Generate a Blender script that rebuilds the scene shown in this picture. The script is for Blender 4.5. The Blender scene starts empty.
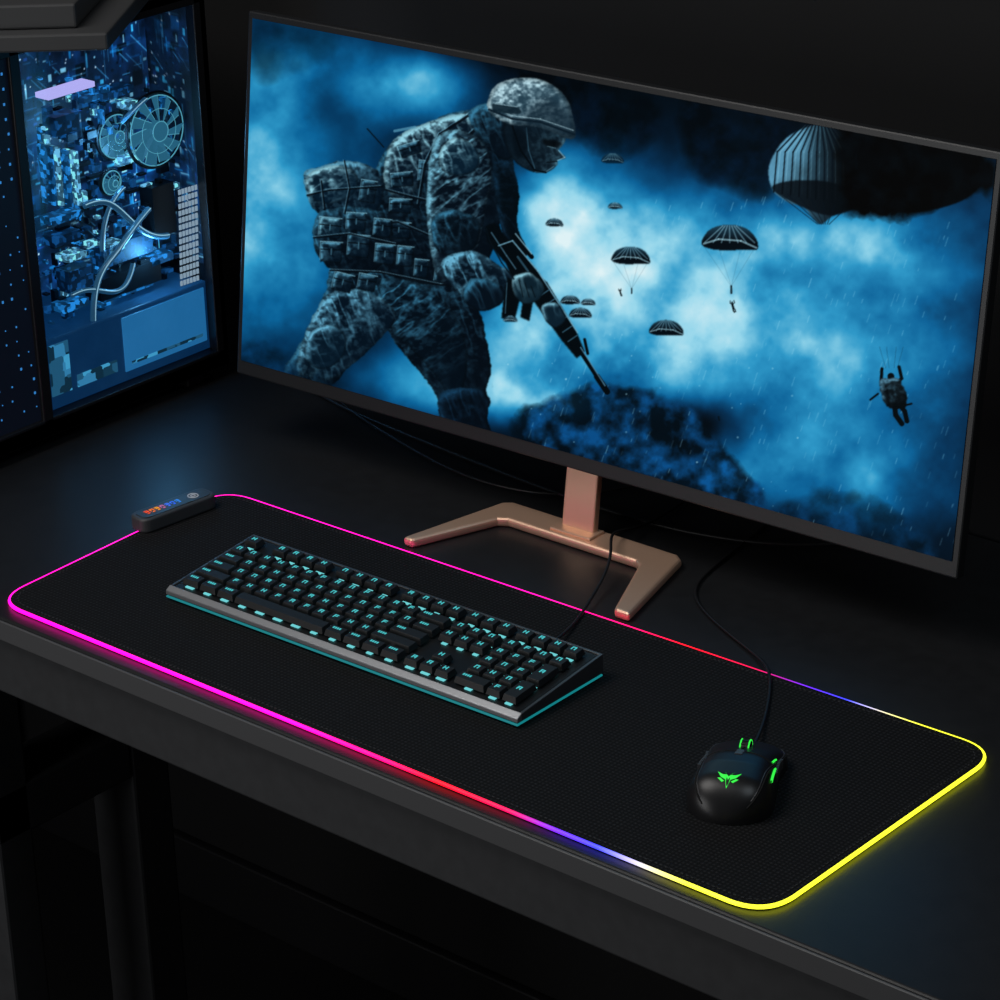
import bpy, bmesh, math, random
import numpy as np
from mathutils import Matrix, Vector
random.seed(7); rng=np.random.RandomState(7)
sc=bpy.context.scene
sc.view_settings.view_transform='Standard'
sc.view_settings.look='None'
sc.view_settings.exposure=0; sc.view_settings.gamma=1

# ------------------------------------------------------------------ helpers
def s2l(c):
    c=np.asarray(c,float)
    return np.where(c<=0.04045,c/12.92,((c+0.055)/1.055)**2.4)
def rgb(r,g,b): 
    v=s2l(np.array([r,g,b])/255.); return (float(v[0]),float(v[1]),float(v[2]),1.0)
def mat(name,col,rough=.5,metal=0,emit=None,estr=0,noise=0,nscale=200,bump=0,bscale=300,coat=0,spec=None,enoise=0):
    m=bpy.data.materials.new(name); m.use_nodes=True
    nt=m.node_tree; b=nt.nodes['Principled BSDF']
    b.inputs['Base Color'].default_value=col; b.inputs['Roughness'].default_value=rough
    b.inputs['Metallic'].default_value=metal
    if spec is not None: b.inputs['Specular IOR Level'].default_value=spec
    if coat: b.inputs['Coat Weight'].default_value=coat; b.inputs['Coat Roughness'].default_value=.15
    if emit is not None:
        b.inputs['Emission Color'].default_value=emit; b.inputs['Emission Strength'].default_value=estr
    tc=None
    if noise or bump or enoise: tc=nt.nodes.new('ShaderNodeTexCoord')
    if noise:
        n=nt.nodes.new('ShaderNodeTexNoise'); n.inputs['Scale'].default_value=nscale; n.inputs['Detail'].default_value=4
        nt.links.new(tc.outputs['Object'],n.inputs['Vector'])
        r=nt.nodes.new('ShaderNodeValToRGB')
        r.color_ramp.elements[0].position=.3; r.color_ramp.elements[1].position=.7
        r.color_ramp.elements[0].color=tuple(c*(1-noise) for c in col[:3])+(1,)
        r.color_ramp.elements[1].color=tuple(min(1,c*(1+noise)) for c in col[:3])+(1,)
        nt.links.new(n.outputs['Fac'],r.inputs['Fac']); nt.links.new(r.outputs['Color'],b.inputs['Base Color'])
    if enoise:
        n=nt.nodes.new('ShaderNodeTexVoronoi'); n.distance='CHEBYCHEV'; n.inputs['Scale'].default_value=enoise
        nt.links.new(tc.outputs['Object'],n.inputs['Vector'])
        r=nt.nodes.new('ShaderNodeValToRGB'); r.color_ramp.interpolation='CONSTANT'
        e=r.color_ramp.elements; e[0].position=0; e[0].color=tuple(c*.12 for c in emit[:3])+(1,)
        e[1].position=.35; e[1].color=tuple(c*.45 for c in emit[:3])+(1,)
        x=e.new(.55); x.color=emit; x=e.new(.72); x.color=tuple(c*.2 for c in emit[:3])+(1,); x=e.new(.86); x.color=tuple(min(1,c*1.6) for c in emit[:3])+(1,)
        sp=nt.nodes.new('ShaderNodeSeparateColor'); nt.links.new(n.outputs['Color'],sp.inputs[0])
        nt.links.new(sp.outputs[0],r.inputs['Fac']); nt.links.new(r.outputs['Color'],b.inputs['Emission Color'])
    if bump:
        n=nt.nodes.new('ShaderNodeTexNoise'); n.inputs['Scale'].default_value=bscale; n.inputs['Detail'].default_value=2
        nt.links.new(tc.outputs['Object'],n.inputs['Vector'])
        bp=nt.nodes.new('ShaderNodeBump'); bp.inputs['Strength'].default_value=bump; bp.inputs['Distance'].default_value=.001
        nt.links.new(n.outputs['Fac'],bp.inputs['Height']); nt.links.new(bp.outputs['Normal'],b.inputs['Normal'])
    return m
def vcmat(name,strength=1.0,base=.02,rough=.3,spec=.5):
    m=bpy.data.materials.new(name); m.use_nodes=True; nt=m.node_tree; b=nt.nodes['Principled BSDF']
    a=nt.nodes.new('ShaderNodeAttribute'); a.attribute_name='paint'
    b.inputs['Base Color'].default_value=(base,base,base,1); b.inputs['Roughness'].default_value=rough; b.inputs['Specular IOR Level'].default_value=spec
    nt.links.new(a.outputs['Color'],b.inputs['Emission Color']); b.inputs['Emission Strength'].default_value=strength
    return m
def link(o,parent=None):
    sc.collection.objects.link(o)
    if parent is not None: o.parent=parent
    return o
def empty(name,loc=(0,0,0),rot=(0,0,0)):
    o=bpy.data.objects.new(name,None); o.location=loc; o.rotation_euler=rot; o.empty_display_size=.02
    return link(o)
class MB:
    def __init__(s): s.v=[];s.f=[];s.m=[]
    def add(s,verts,faces,mi=0,M=None):
        o=len(s.v)
        for p in verts:
            p=Vector(p)
            if M is not None: p=M@p
            s.v.append(tuple(p))
        for f in faces: s.f.append(tuple(i+o for i in f)); s.m.append(mi)
    def box(s,x0,x1,y0,y1,z0,z1,mi=0,M=None):
        s.add([(x0,y0,z0),(x1,y0,z0),(x1,y1,z0),(x0,y1,z0),(x0,y0,z1),(x1,y0,z1),(x1,y1,z1),(x0,y1,z1)],
              [(0,3,2,1),(4,5,6,7),(0,1,5,4),(1,2,6,5),(2,3,7,6),(3,0,4,7)],mi,M)
    def prism(s,poly,z0,z1,mi=0,M=None):
        n=len(poly)
        s.add([(x,y,z0) for x,y in poly]+[(x,y,z1) for x,y in poly],
              [tuple(range(n-1,-1,-1)),tuple(range(n,2*n))]+[(i,(i+1)%n,n+(i+1)%n,n+i) for i in range(n)],mi,M)
    def cyl(s,r,h,n=24,mi=0,M=None,r2=None):
        r2=r if r2 is None else r2
        s.add([(r*math.cos(2*math.pi*i/n),r*math.sin(2*math.pi*i/n),0) for i in range(n)]+
              [(r2*math.cos(2*math.pi*i/n),r2*math.sin(2*math.pi*i/n),h) for i in range(n)],
              [tuple(range(n-1,-1,-1)),tuple(range(n,2*n))]+[(i,(i+1)%n,n+(i+1)%n,n+i) for i in range(n)],mi,M)
    def torus(s,R,r,n=36,k=8,mi=0,M=None):
        v=[];f=[]
        for i in range(n):
            a=2*math.pi*i/n
            for j in range(k):
                b=2*math.pi*j/k
                v.append(((R+r*math.cos(b))*math.cos(a),(R+r*math.cos(b))*math.sin(a),r*math.sin(b)))
        for i in range(n):
            for j in range(k):
                f.append((i*k+j,((i+1)%n)*k+j,((i+1)%n)*k+(j+1)%k,i*k+(j+1)%k))
        s.add(v,f,mi,M)
    def obj(s,name,mats,parent=None,bevel=0,seg=2,smooth=False,loc=None,rot=None):
        me=bpy.data.meshes.new(name); me.from_pydata(s.v,[],s.f); 
        for m in mats: me.materials.append(m)
        me.polygons.foreach_set('material_index',s.m)
        if smooth: me.polygons.foreach_set('use_smooth',[True]*len(s.f))
        me.update()
        o=bpy.data.objects.new(name,me); link(o,parent)
        if loc: o.location=loc
        if rot: o.rotation_euler=rot
        if bevel:
            b=o.modifiers.new('bevel','BEVEL'); b.width=bevel; b.segments=seg; b.limit_method='ANGLE'; b.angle_limit=math.radians(40)
            b.harden_normals=False
        return o
def curve(name,pts,r,m,parent=None,cyclic=False,res=8,kind='NURBS'):
    cu=bpy.data.curves.new(name,'CURVE'); cu.dimensions='3D'; cu.bevel_depth=r; cu.bevel_resolution=3; cu.resolution_u=res
    sp=cu.splines.new(kind); sp.points.add(len(pts)-1)
    for i,p in enumerate(pts): sp.points[i].co=(*p,1)
    sp.use_cyclic_u=cyclic
    if kind=='NURBS': sp.order_u=4; sp.use_endpoint_u=True
    cu.materials.append(m)
    o=bpy.data.objects.new(name,cu); return link(o,parent)
def arc_poly(corners,r,n=8):
    out=[];N=len(corners)
    for i in range(N):
        p0=Vector(corners[i-1]);p=Vector(corners[i]);p1=Vector(corners[(i+1)%N])
        a=(p0-p).normalized();b=(p1-p).normalized()
        A=p+a*r;B=p+b*r
        for k in range(n+1):
            t=k/n; q=(A*(1-t)**2+p*2*t*(1-t)*.93+B*t**2+ (A+B)*.5*2*t*(1-t)*.07)
            out.append((q.x,q.y))
    return out

# ------------------------------------------------------------------ 2-D painter for printed / displayed artwork
class Canvas:
    def __init__(s,x0,y0,x1,y1,S):
        s.x0,s.y0,s.S=x0,y0,S; s.W=int((x1-x0)*S); s.H=int((y1-y0)*S)
        s.X,s.Y=np.meshgrid(x0+(np.arange(s.W)+.5)/S,y0+(np.arange(s.H)+.5)/S)
        s.img=np.zeros((s.H,s.W,3))
    def fbm(s,scale,octs=5,seed=0,ax=1,ay=1,gain=.5,ang=0):
        r=np.random.RandomState(seed); out=np.zeros((s.H,s.W)); amp=1;tot=0
        ca,sa=math.cos(ang),math.sin(ang)
        U=((s.X-s.x0)*ca+(s.Y-s.y0)*sa)/scale*ax; V=(-(s.X-s.x0)*sa+(s.Y-s.y0)*ca)/scale*ay
        U=U-U.min();V=V-V.min()
        for o in range(octs):
            u=U*2**o; v=V*2**o
            gw=int(u.max())+3; gh=int(v.max())+3; g=r.rand(gh,gw)
            iu=u.astype(int);iv=v.astype(int);fu=u-iu;fv=v-iv
            fu=fu*fu*(3-2*fu);fv=fv*fv*(3-2*fv)
            out+=amp*((g[iv,iu]*(1-fu)+g[iv,iu+1]*fu)*(1-fv)+(g[iv+1,iu]*(1-fu)+g[iv+1,iu+1]*fu)*fv)
            tot+=amp; amp*=gain
        return out/tot
    def win(s,pts,pad):
        xs=[p[0] for p in pts];ys=[p[1] for p in pts]
        a=max(0,int((min(xs)-pad-s.x0)*s.S)); b=min(s.W,int((max(xs)+pad-s.x0)*s.S)+1)
        c=max(0,int((min(ys)-pad-s.y0)*s.S)); d=min(s.H,int((max(ys)+pad-s.y0)*s.S)+1)
        return slice(c,max(d,c+1)),slice(a,max(b,a+1))
    @staticmethod
    def blur(a,sig):
        n=max(1,int(sig*2.5)); k=np.exp(-.5*(np.arange(-n,n+1)/sig)**2); k/=k.sum()
        for ax in (0,1):
            p=np.pad(a,[(n,n) if i==ax else (0,0) for i in (0,1)],mode='edge'); o=np.zeros_like(a)
            for i,w in enumerate(k):
                o+=w*(p[i:i+a.shape[0],:] if ax==0 else p[:,i:i+a.shape[1]])
            a=o
        return a
    @staticmethod
    def cr(pts,n=6):
        P=np.array(pts,float);N=len(P);o=[]
        for i in range(N):
            p0,p1,p2,p3=P[i-1],P[i],P[(i+1)%N],P[(i+2)%N]
            for k in range(n):
                t=k/n;o.append(.5*((2*p1)+(-p0+p2)*t+(2*p0-5*p1+4*p2-p3)*t*t+(-p0+3*p1-3*p2+p3)*t**3))
        return np.array(o)
    def mask(s,pts,soft=.6,smooth=True,pad=12,rag=0):
        P=s.cr(pts) if smooth else np.array(pts,float)
        w=s.win(P,pad); X=s.X[w];Y=s.Y[w]; ins=np.zeros(X.shape,bool); n=len(P)
        if rag:
            X=X+(NR1[w]-.5)*rag*4; Y=Y+(NR2[w]-.5)*rag*4
        for i in range(n):
            x1,y1=P[i];x2,y2=P[(i+1)%n]
            if y1==y2: continue
            ins^=((Y<y1)!=(Y<y2))&(X<(x2-x1)*(Y-y1)/(y2-y1)+x1)
        return w,s.blur(ins.astype(float),soft*s.S)
    def over(s,w,m,col):
        m=m[...,None]; s.img[w]=s.img[w]*(1-m)+np.asarray(col)*m
    def fill(s,pts,col,a=1,soft=.6,smooth=True):
        w,m=s.mask(pts,soft,smooth); s.over(w,m*a,np.array(col)/255.)
    def line(s,pts,wd,col,a=1,soft=.7):
        for i in range(len(pts)-1):
            p,q=np.array(pts[i],float),np.array(pts[i+1],float)
            w=s.win([p,q],wd+3); X=s.X[w];Y=s.Y[w]; d=q-p; L=max(d@d,1e-6)
            t=np.clip(((X-p[0])*d[0]+(Y-p[1])*d[1])/L,0,1)
            dist=np.hypot(X-p[0]-t*d[0],Y-p[1]-t*d[1])
            s.over(w,np.clip((wd/2-dist)/soft+.5,0,1)*a,np.array(col)/255.)
    def sample(s,x,y):
        u=np.clip((x-s.x0)*s.S-.5,0,s.W-1.001);v=np.clip((y-s.y0)*s.S-.5,0,s.H-1.001)
        iu=u.astype(int);iv=v.astype(int);fu=(u-iu)[...,None];fv=(v-iv)[...,None];I=s.img
        return (I[iv,iu]*(1-fu)+I[iv,iu+1]*fu)*(1-fv)+(I[iv+1,iu]*(1-fu)+I[iv+1,iu+1]*fu)*fv
def painted_grid(name,nx,ny,posf,colf,m,parent):
    u,v=np.meshgrid(np.linspace(0,1,nx),np.linspace(0,1,ny))
    co=posf(u.ravel(),v.ravel()); col=np.clip(colf(u.ravel(),v.ravel()),0,1)
    i=np.arange(nx*ny).reshape(ny,nx)
    q=np.stack([i[:-1,:-1],i[:-1,1:],i[1:,1:],i[1:,:-1]],-1).reshape(-1,4)
    me=bpy.data.meshes.new(name); me.vertices.add(nx*ny); me.vertices.foreach_set('co',co.ravel())
    me.loops.add(q.size); me.loops.foreach_set('vertex_index',q.ravel().astype(np.int32))
    me.polygons.add(len(q)); me.polygons.foreach_set('loop_start',np.arange(0,q.size,4,dtype=np.int32))
    me.update(calc_edges=True)
    at=me.color_attributes.new('paint','FLOAT_COLOR','POINT')
    at.data.foreach_set('color',np.concatenate([s2l(col),np.ones((len(col),1))],1).ravel().astype(np.float32))
    me.materials.append(m); me.validate()
    return link(bpy.data.objects.new(name,me),parent)

# ------------------------------------------------------------------ war-game artwork shown on the monitor
cv=Canvas(225,0,1030,600,1.6)
N1=cv.fbm(120,6,1,gain=.5); N2=cv.fbm(34,5,2); N3=cv.fbm(9,3,3); N4=cv.fbm(170,6,4,1,1.6,.5,.5); NC=cv.fbm(4.6,2,5,1,1.5); NG=cv.fbm(1.6,2,8)
NF=cv.fbm(17,3,6,1.9,.6,.5,-.35); NF2=cv.fbm(15,3,16,1.8,.6,.5,.9)
NR1=cv.fbm(7,3,61); NR2=cv.fbm(7,3,62)
RG=np.clip(1-np.abs(2*NF-1)*4.2,0,1); RG2=np.clip(1-np.abs(2*NF2-1)*4.2,0,1)
I=np.full((cv.H,cv.W),.12)
for x,y,sx,sy,a in [(345,60,50,26,.24),(408,90,36,28,.55),(268,95,40,70,.28),(440,78,30,20,.3),(255,300,45,70,.36),(300,225,70,60,.30),(245,190,30,60,.22),
    (572,235,38,58,.50),(648,318,60,46,.60),(550,190,28,46,.18),(685,228,56,34,.44),(740,300,50,50,.16),(535,345,42,36,.46),(618,360,55,22,.42),
    (850,240,44,28,.30),(800,320,90,50,.17),(905,360,90,90,.13),(820,420,110,50,.13),(700,430,80,40,.06),(545,402,60,14,.5),(470,398,60,20,.3),(400,388,40,24,.36),(690,385,40,14,.25),
    (790,212,46,26,.18),(960,270,50,80,.10),(880,500,80,40,.13),(740,480,60,30,.14),(600,130,60,40,.08)]:
    I+=a*np.exp(-.5*(((cv.X-x)/sx)**2+((cv.Y-y)/sy)**2))
I*=.26+1.44*N1
I*=.66+.66*N2
I+=.22*(N4-.5)*np.clip(I*3,0,1)
I-=.34*np.exp(-.5*(((cv.X-640)/75)**2+((cv.Y-432)/30)**2))*(.6+N2)
I*=1-.9*np.exp(-.5*(((cv.X-800)/240)**2+((cv.Y-80)/58)**2))
I*=1-.6*np.exp(-.5*(((cv.X-490)/130)**2+((cv.Y-35)/28)**2))
edge=cv.Y-(359+.285*(cv.X-241))
I*=1-.5*np.clip((edge+50)/50,0,1)
I*=1-.4*np.clip((cv.X-890)/110,0,1)
I=np.clip(I,0,1.05)
stops=np.array([0,.09,.19,.34,.52,.74,1.0]); cols=np.array([[1,5,10],[3,22,40],[4,52,90],[10,98,152],[46,152,200],[150,214,235],[222,242,246]])/255.
for c in range(3): cv.img[...,c]=np.interp(I,stops,cols[:,c])
def cloud(pts,col,a,sd,sharp=2.2,sc_=22,hi=1.7):
    w,m=cv.mask(pts,7,True,30); n=cv.fbm(sc_,6,sd)[w]; m=np.clip((m+(n-.5)*1.3-.35)*sharp,0,1)*a
    c=np.array(col)/255.; t=np.clip((cv.fbm(16,5,sd+50)[w]-.38)*2.4,0,1)[...,None]
    s=m[...,None]; cv.img[w]=cv.img[w]*(1-s)+(c*(.3+hi*t))*s
cloud([(505,412),(545,395),(590,382),(640,388),(690,410),(725,450),(765,505),(700,505),(600,475),(515,450)],(5,42,74),.9,21)
cloud([(760,520),(800,494),(850,488),(900,508),(940,560),(850,550)],(4,32,56),.6,22,1.5)
cloud([(248,30),(300,24),(350,36),(330,60),(300,74),(262,90)],(4,28,50),.5,23,1.3,40,1)
cloud([(480,50),(580,60),(660,100),(650,145),(600,165),(560,125)],(2,12,24),.85,26,1.3,40,1)
cloud([(690,90),(790,80),(780,185),(740,195),(700,180),(680,140)],(2,14,28),.8,27,1.3,40,1)
r=np.random.RandomState(3)
for _ in range(420):
    x=r.uniform(520,960);y=r.uniform(190,540);l=r.uniform(2,9)
    cv.line([(x,y),(x-l*.35,y+l)],r.uniform(.5,1.0),(150,215,240),r.uniform(.08,.4))
for _ in range(60):
    x=r.uniform(420,800);y=r.uniform(330,520); cv.line([(x,y),(x+.1,y)],r.uniform(.8,2),(170,225,240),r.uniform(.2,.6))
def part(pts,base,hi,rim=5,tex=.5,shade=0,camo=.0,soft=.5,lx=-.65,ly=-.75,smooth=True,br=4,amb=0,rag=.5,fold=1,ct=.3):
    w,m=cv.mask(pts,soft,smooth,16,rag); mb=cv.blur(m,br*cv.S); gy,gx=np.gradient(mb)
    P=np.array(pts,float); cx,cy=P.mean(0); sz=max(P.std(0).max(),3)
    g=np.clip(.55+((cv.X[w]-cx)*lx+(cv.Y[w]-cy)*ly)/sz*.46,0.03,1.35)
    lit=np.clip(gx*(-lx)*-1*-1+gy*(-ly),0,None)*cv.S*rim*2.0
    lit=lit*(.2+1.6*N3[w])
    rg=(RG if fold==1 else RG2)[w]
    fo=rg*tex*.8*g
    cm=np.clip((NC[w]-.50)*4,0,1)*camo*.7*g+np.clip((N3[w]-.5)*4,0,1)*camo*.35*g
    dk=1-.5*np.clip((.44-NC[w])*6,0,1)*min(1,camo*2)
    k=np.clip(lit+fo+cm+amb,0,1)*(.8+.4*NG[w])*dk; k=np.clip(k,0,1)[...,None]
    c=np.array(base)/255.*(1-k)+np.array(hi)/255.*k
    ed=np.clip(1-(mb-.5)*3.2,0,1)[...,None]*ct
    c=c*(1-ed)
    s=m[...,None]; cv.img[w]=cv.img[w]*(1-s)+c*s
def pouch(x,y,w_,h_,a,base=(4,17,29),hi=(84,150,180)):
    ca,sa=math.cos(a),math.sin(a)
    T=lambda u,v:(x+u*ca-v*sa,y+u*sa+v*ca)
    part([T(-w_/2,-h_/2),T(w_/2,-h_/2),T(w_/2*.95,h_/2),T(-w_/2*.95,h_/2)],base,hi,3,.35,camo=.4,smooth=False,br=1.6,rag=.25,ct=.5)
    cv.line([T(-w_/2,-h_*.12),T(w_/2,-h_*.12)],1.1,(2,8,14),.9)
    cv.line([T(-w_/2,-h_/2),T(w_/2,-h_/2)],.9,(140,205,228),.65)
    cv.line([T(-w_/2,-h_/2),T(-w_/2,h_/2*.8)],.8,(120,186,212),.5)
    cv.line([T(0,-h_*.15),T(0,h_*.12)],1.2,(80,136,160),.6)
D=(3,11,20); Hh=(104,178,210); Hm=(54,122,156); Hd=(20,60,90); HH=(152,214,232)
# legs
part([(338,262),(325,290),(312,318),(298,345),(283,374),(318,392),(338,376),(356,354),(376,334),(394,305),(402,280)],D,Hm,4,.6,camo=.35,rag=1)
part([(370,268),(420,266),(458,275),(476,305),(484,340),(488,370),(482,400),(486,446),(446,440),(438,404),(424,380),(404,356),(388,334),(370,305)],D,Hm,3.5,.5,camo=.35,rag=1)
part([(380,280),(420,285),(450,310),(464,345),(462,380),(450,398),(434,376),(410,348),(390,326)],(3,13,23),Hm,3,.7,camo=.35,fold=2)
part([(320,302),(348,288),(382,298),(394,318),(374,342),(348,366),(312,384),(296,362)],(4,18,31),Hh,4,.8,camo=.45,rag=.8)
part([(308,334),(328,324),(344,334),(342,354),(324,368),(306,360)],(5,22,36),Hh,5,.5,camo=.3,br=2.5)
part([(436,395),(468,386),(486,396),(484,420),(490,448),(446,440)],D,Hd,5,.5,camo=.2)
# torso
part([(385,152),(402,136),(430,122),(462,111),(492,112),(508,135),(513,165),(506,200),(496,230),(486,262),(468,282),(430,284),(390,276),(365,262),(360,230),(368,190)],D,Hm,4,.5,camo=.35)
part([(388,150),(405,133),(440,119),(470,113),(482,128),(458,140),(432,158),(415,190),(400,200),(384,184)],(5,20,34),HH,6,.9,camo=.55)
for q in [(410,150,22,12,-.3),(402,180,22,14,-.1),(400,206,22,14,.05),(398,230,24,16,.08),(424,172,12,22,.1)]: pouch(*q)
for l in ([(470,115),(440,135),(425,165),(418,205)],[(480,125),(455,150),(440,185)],[(372,186),(400,194),(432,202)],[(362,225),(398,222),(436,238)]):
    cv.line(l,2.6,(3,10,18),.9); cv.line([(a-1.5,b-1.5) for a,b in l],.8,(110,170,196),.5)
# packs
part([(305,174),(318,168),(345,162),(370,166),(384,182),(380,205),(366,220),(342,220),(318,214),(308,196)],(4,18,31),Hh,5,.6,camo=.5,rag=.8)
part([(308,176),(330,167),(352,170),(358,186),(346,200),(322,204),(310,194)],(6,26,42),HH,4,.7,camo=.6,br=3,fold=2)
part([(318,215),(350,207),(385,215),(392,240),(380,266),(350,274),(327,266),(314,245)],D,Hm,4,.5,camo=.35,rag=.8)
for q in [(330,228,22,20,.1,(6,24,38),(120,188,212)),(331,252,22,20,.05),(356,222,20,18,.05),(358,246,22,22,.08),(382,228,18,18,.1),(384,254,20,20,.1),(368,192,16,22,.15),(404,256,16,20,.1),(342,282,20,18,.25),(366,282,18,16,.2),(420,268,14,18,.1),(440,274,14,16,.15)]: pouch(*q)
for l in ([(308,196),(330,191),(382,187)],[(345,162),(350,190),(345,214)],[(322,182),(325,210)],[(314,238),(350,234),(396,244)],[(330,270),(380,272),(440,284),(470,284)]):
    cv.line(l,1.7,(3,9,16),.85); cv.line([(a-1.2,b-1.2) for a,b in l],.7,(120,180,205),.5)
cv.line([(440,166),(437,205)],3,(2,8,14)); cv.line([(438,166),(435,204)],.8,(150,205,225),.8)
cv.line([(440,166),(441,140)],1,(3,10,16))
cv.line([(384,148),(368,130)],1.3,(3,12,20),.9); cv.line([(395,132),(415,128)],2.6,(90,155,182),.7)
# arm
part([(434,142),(455,130),(480,141),(491,170),(484,210),(478,240),(466,272),(452,286),(436,276),(428,240),(426,190)],(4,14,25),(120,190,216),4.5,.9,camo=.45,fold=2)
part([(440,150),(456,138),(474,146),(478,166),(460,176),(442,170)],(7,28,44),HH,4,.7,camo=.6,br=3)
part([(432,218),(455,210),(478,222),(474,246),(455,256),(434,248)],(3,12,21),Hm,4,.6,camo=.3,br=3)
part([(440,262),(470,250),(500,266),(524,283),(516,298),(490,298),(457,292)],(4,17,29),Hh,4,.9,camo=.35,br=3)
part([(492,150),(508,158),(518,190),(516,225),(526,250),(518,262),(503,240),(495,200)],(2,10,17),Hd,3,.5,camo=.2,br=3)
# neck, face, helmet
part([(468,114),(492,104),(512,124),(517,148),(504,160),(482,142)],(4,14,24),Hm,4,.6,camo=.3,br=3)
part([(506,122),(540,126),(564,136),(562,145),(558,150),(565,157),(557,160),(556,165),(545,172),(530,171),(516,163),(506,146)],(5,17,27),(84,134,156),2.5,.3,camo=.35,br=2.5,lx=.8,ly=.1,amb=.04,rag=.2)
cv.fill([(543,139),(561,142),(557,147),(545,145)],(1,5,9),.8,1)
cv.line([(547,146),(555,148)],.9,(120,166,184),.5); cv.line([(546,162),(556,161)],1.1,(2,8,13),.8); cv.line([(558,150),(564,157),(557,160)],1.1,(130,180,198),.7)
cv.line([(553,166),(544,172),(534,171)],.9,(90,142,164),.6)
cv.fill([(512,132),(524,132),(526,152),(516,156)],(3,12,20),.7,1.2)
cv.line([(512,126),(520,150),(534,170),(545,172)],1.8,(2,8,14)); cv.line([(526,128),(528,150),(534,168)],1.0,(60,104,126),.6)
part([(488,100),(496,86),(514,79),(538,79),(557,88),(568,101),(573,118),(575,136),(566,138),(550,131),(530,126),(512,125),(497,119),(488,110)],(20,46,62),(184,220,232),3.5,.3,camo=.8,br=6,amb=.2,rag=.2)
w,m=cv.mask([(515,128),(545,98),(574,118),(576,140),(550,133)],4,True); cv.over(w,m*.5,np.array([6,20,32])/255.)
cv.line([(489,110),(512,119),(540,122),(574,134)],2.2,(8,24,36),.9); cv.line([(489,107),(512,116),(540,119),(573,130)],.9,(190,226,236),.55)
cv.fill([(494,104),(517,107),(519,114),(495,112)],(10,28,40),.9); cv.line([(495,104),(517,107)],.8,(170,210,224),.7)
# rifle
K=(2,8,13)
cv.fill([(484,226),(493,222),(506,238),(522,262),(513,273),(499,257),(486,241)],K,smooth=False)
cv.fill([(498,245),(511,239),(536,270),(549,290),(541,303),(525,297),(508,273)],K,smooth=False)
cv.fill([(534,273),(545,281),(574,330),(582,350),(574,357),(559,339),(532,301)],K,smooth=False)
cv.fill([(506,276),(521,286),(512,320),(499,317),(502,292)],K,smooth=False)
cv.fill([(521,296),(531,300),(527,320),(518,316)],K,smooth=False)
cv.line([(576,347),(603,389)],4.4,K); cv.line([(594,375),(604,390)],6.2,K)
cv.line([(513,236),(530,256)],4.5,K); cv.line([(516,240),(518,250)],3,K); cv.line([(582,338),(585,352)],3,K); cv.line([(500,236),(497,226)],3,K)
cv.line([(497,245),(511,240),(536,270),(575,331)],1.2,(120,180,205),.8)
cv.line([(514,233),(530,253)],1,(140,196,216),.8); cv.line([(578,346),(602,384)],1,(90,150,180),.8)
for i in range(6):
    x=543+i*5.3;y=293+i*9.2; cv.line([(x-4,y+1),(x+5,y-5)],1.2,(60,110,135),.7)
cv.line([(490,232),(505,255),(514,268)],1.1,(80,130,155),.7); cv.line([(516,256),(526,270)],2,(50,94,116),.7); cv.line([(505,282),(503,312)],1,(70,120,144),.6)
part([(510,278),(528,272),(542,286),(534,300),(517,300)],(10,30,42),(140,198,216),4,.5,br=2)
for i in range(3): cv.line([(517+i*6,279+i*3),(521+i*6,296)],1,(3,12,18),.8)
part([(541,303),(556,303),(563,318),(552,326),(541,316)],(10,30,44),(120,180,202),4,.4,br=2)
part([(470,278),(498,284),(500,302),(478,310),(462,298)],(4,15,26),Hm,4,.6,br=3)
cv.line([(512,278),(500,262),(488,240),(485,228)],1.6,(4,14,22),.8)
cloud([(240,345),(280,350),(330,380),(420,412),(480,430),(480,460),(240,400)],(4,34,60),.55,33,1.6,18)

# big parachute, upper right
big=[(769,168),(776,150),(790,134),(815,123),(850,119),(905,127),(955,139),(985,150),(988,176),(965,198),(915,210),(862,206),(835,213),(820,222),(805,206),(788,200),(773,188)]
w,m=cv.mask(big,.6,True); sh=np.clip((cv.X[w]-800)/52,0,1)
c=np.stack([26+60*(1-sh),62+80*(1-sh),84+85*(1-sh)],-1)*((1-sh)**1.2)[...,None]/255.+np.array([1,4,7])/255.
c*=(.45+.9*N2[w])[...,None]; cv.over(w,m,c)
for i in range(11):
    t=i/10; x=774+t*85; cv.line([(805+t*30,122+t*2),(x+4-t*5,150),(x,190+t*14)],1.6,(3,14,24),.85); cv.line([(807+t*30,123+t*2),(x+7-t*5,150),(x+3,188+t*14)],.8,(140,200,222),.5*(1-t))
cv.fill([(772,186),(800,178),(840,182),(862,200),(835,213),(805,206)],(2,8,14),.85)
for i in range(7): cv.line([(776+i*12,190+i*2.5),(818+i*2,222)],.7,(3,14,24),.8)
cloud([(840,118),(905,120),(990,150),(990,190),(900,215),(850,205)],(1,3,5),1,41)
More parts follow.
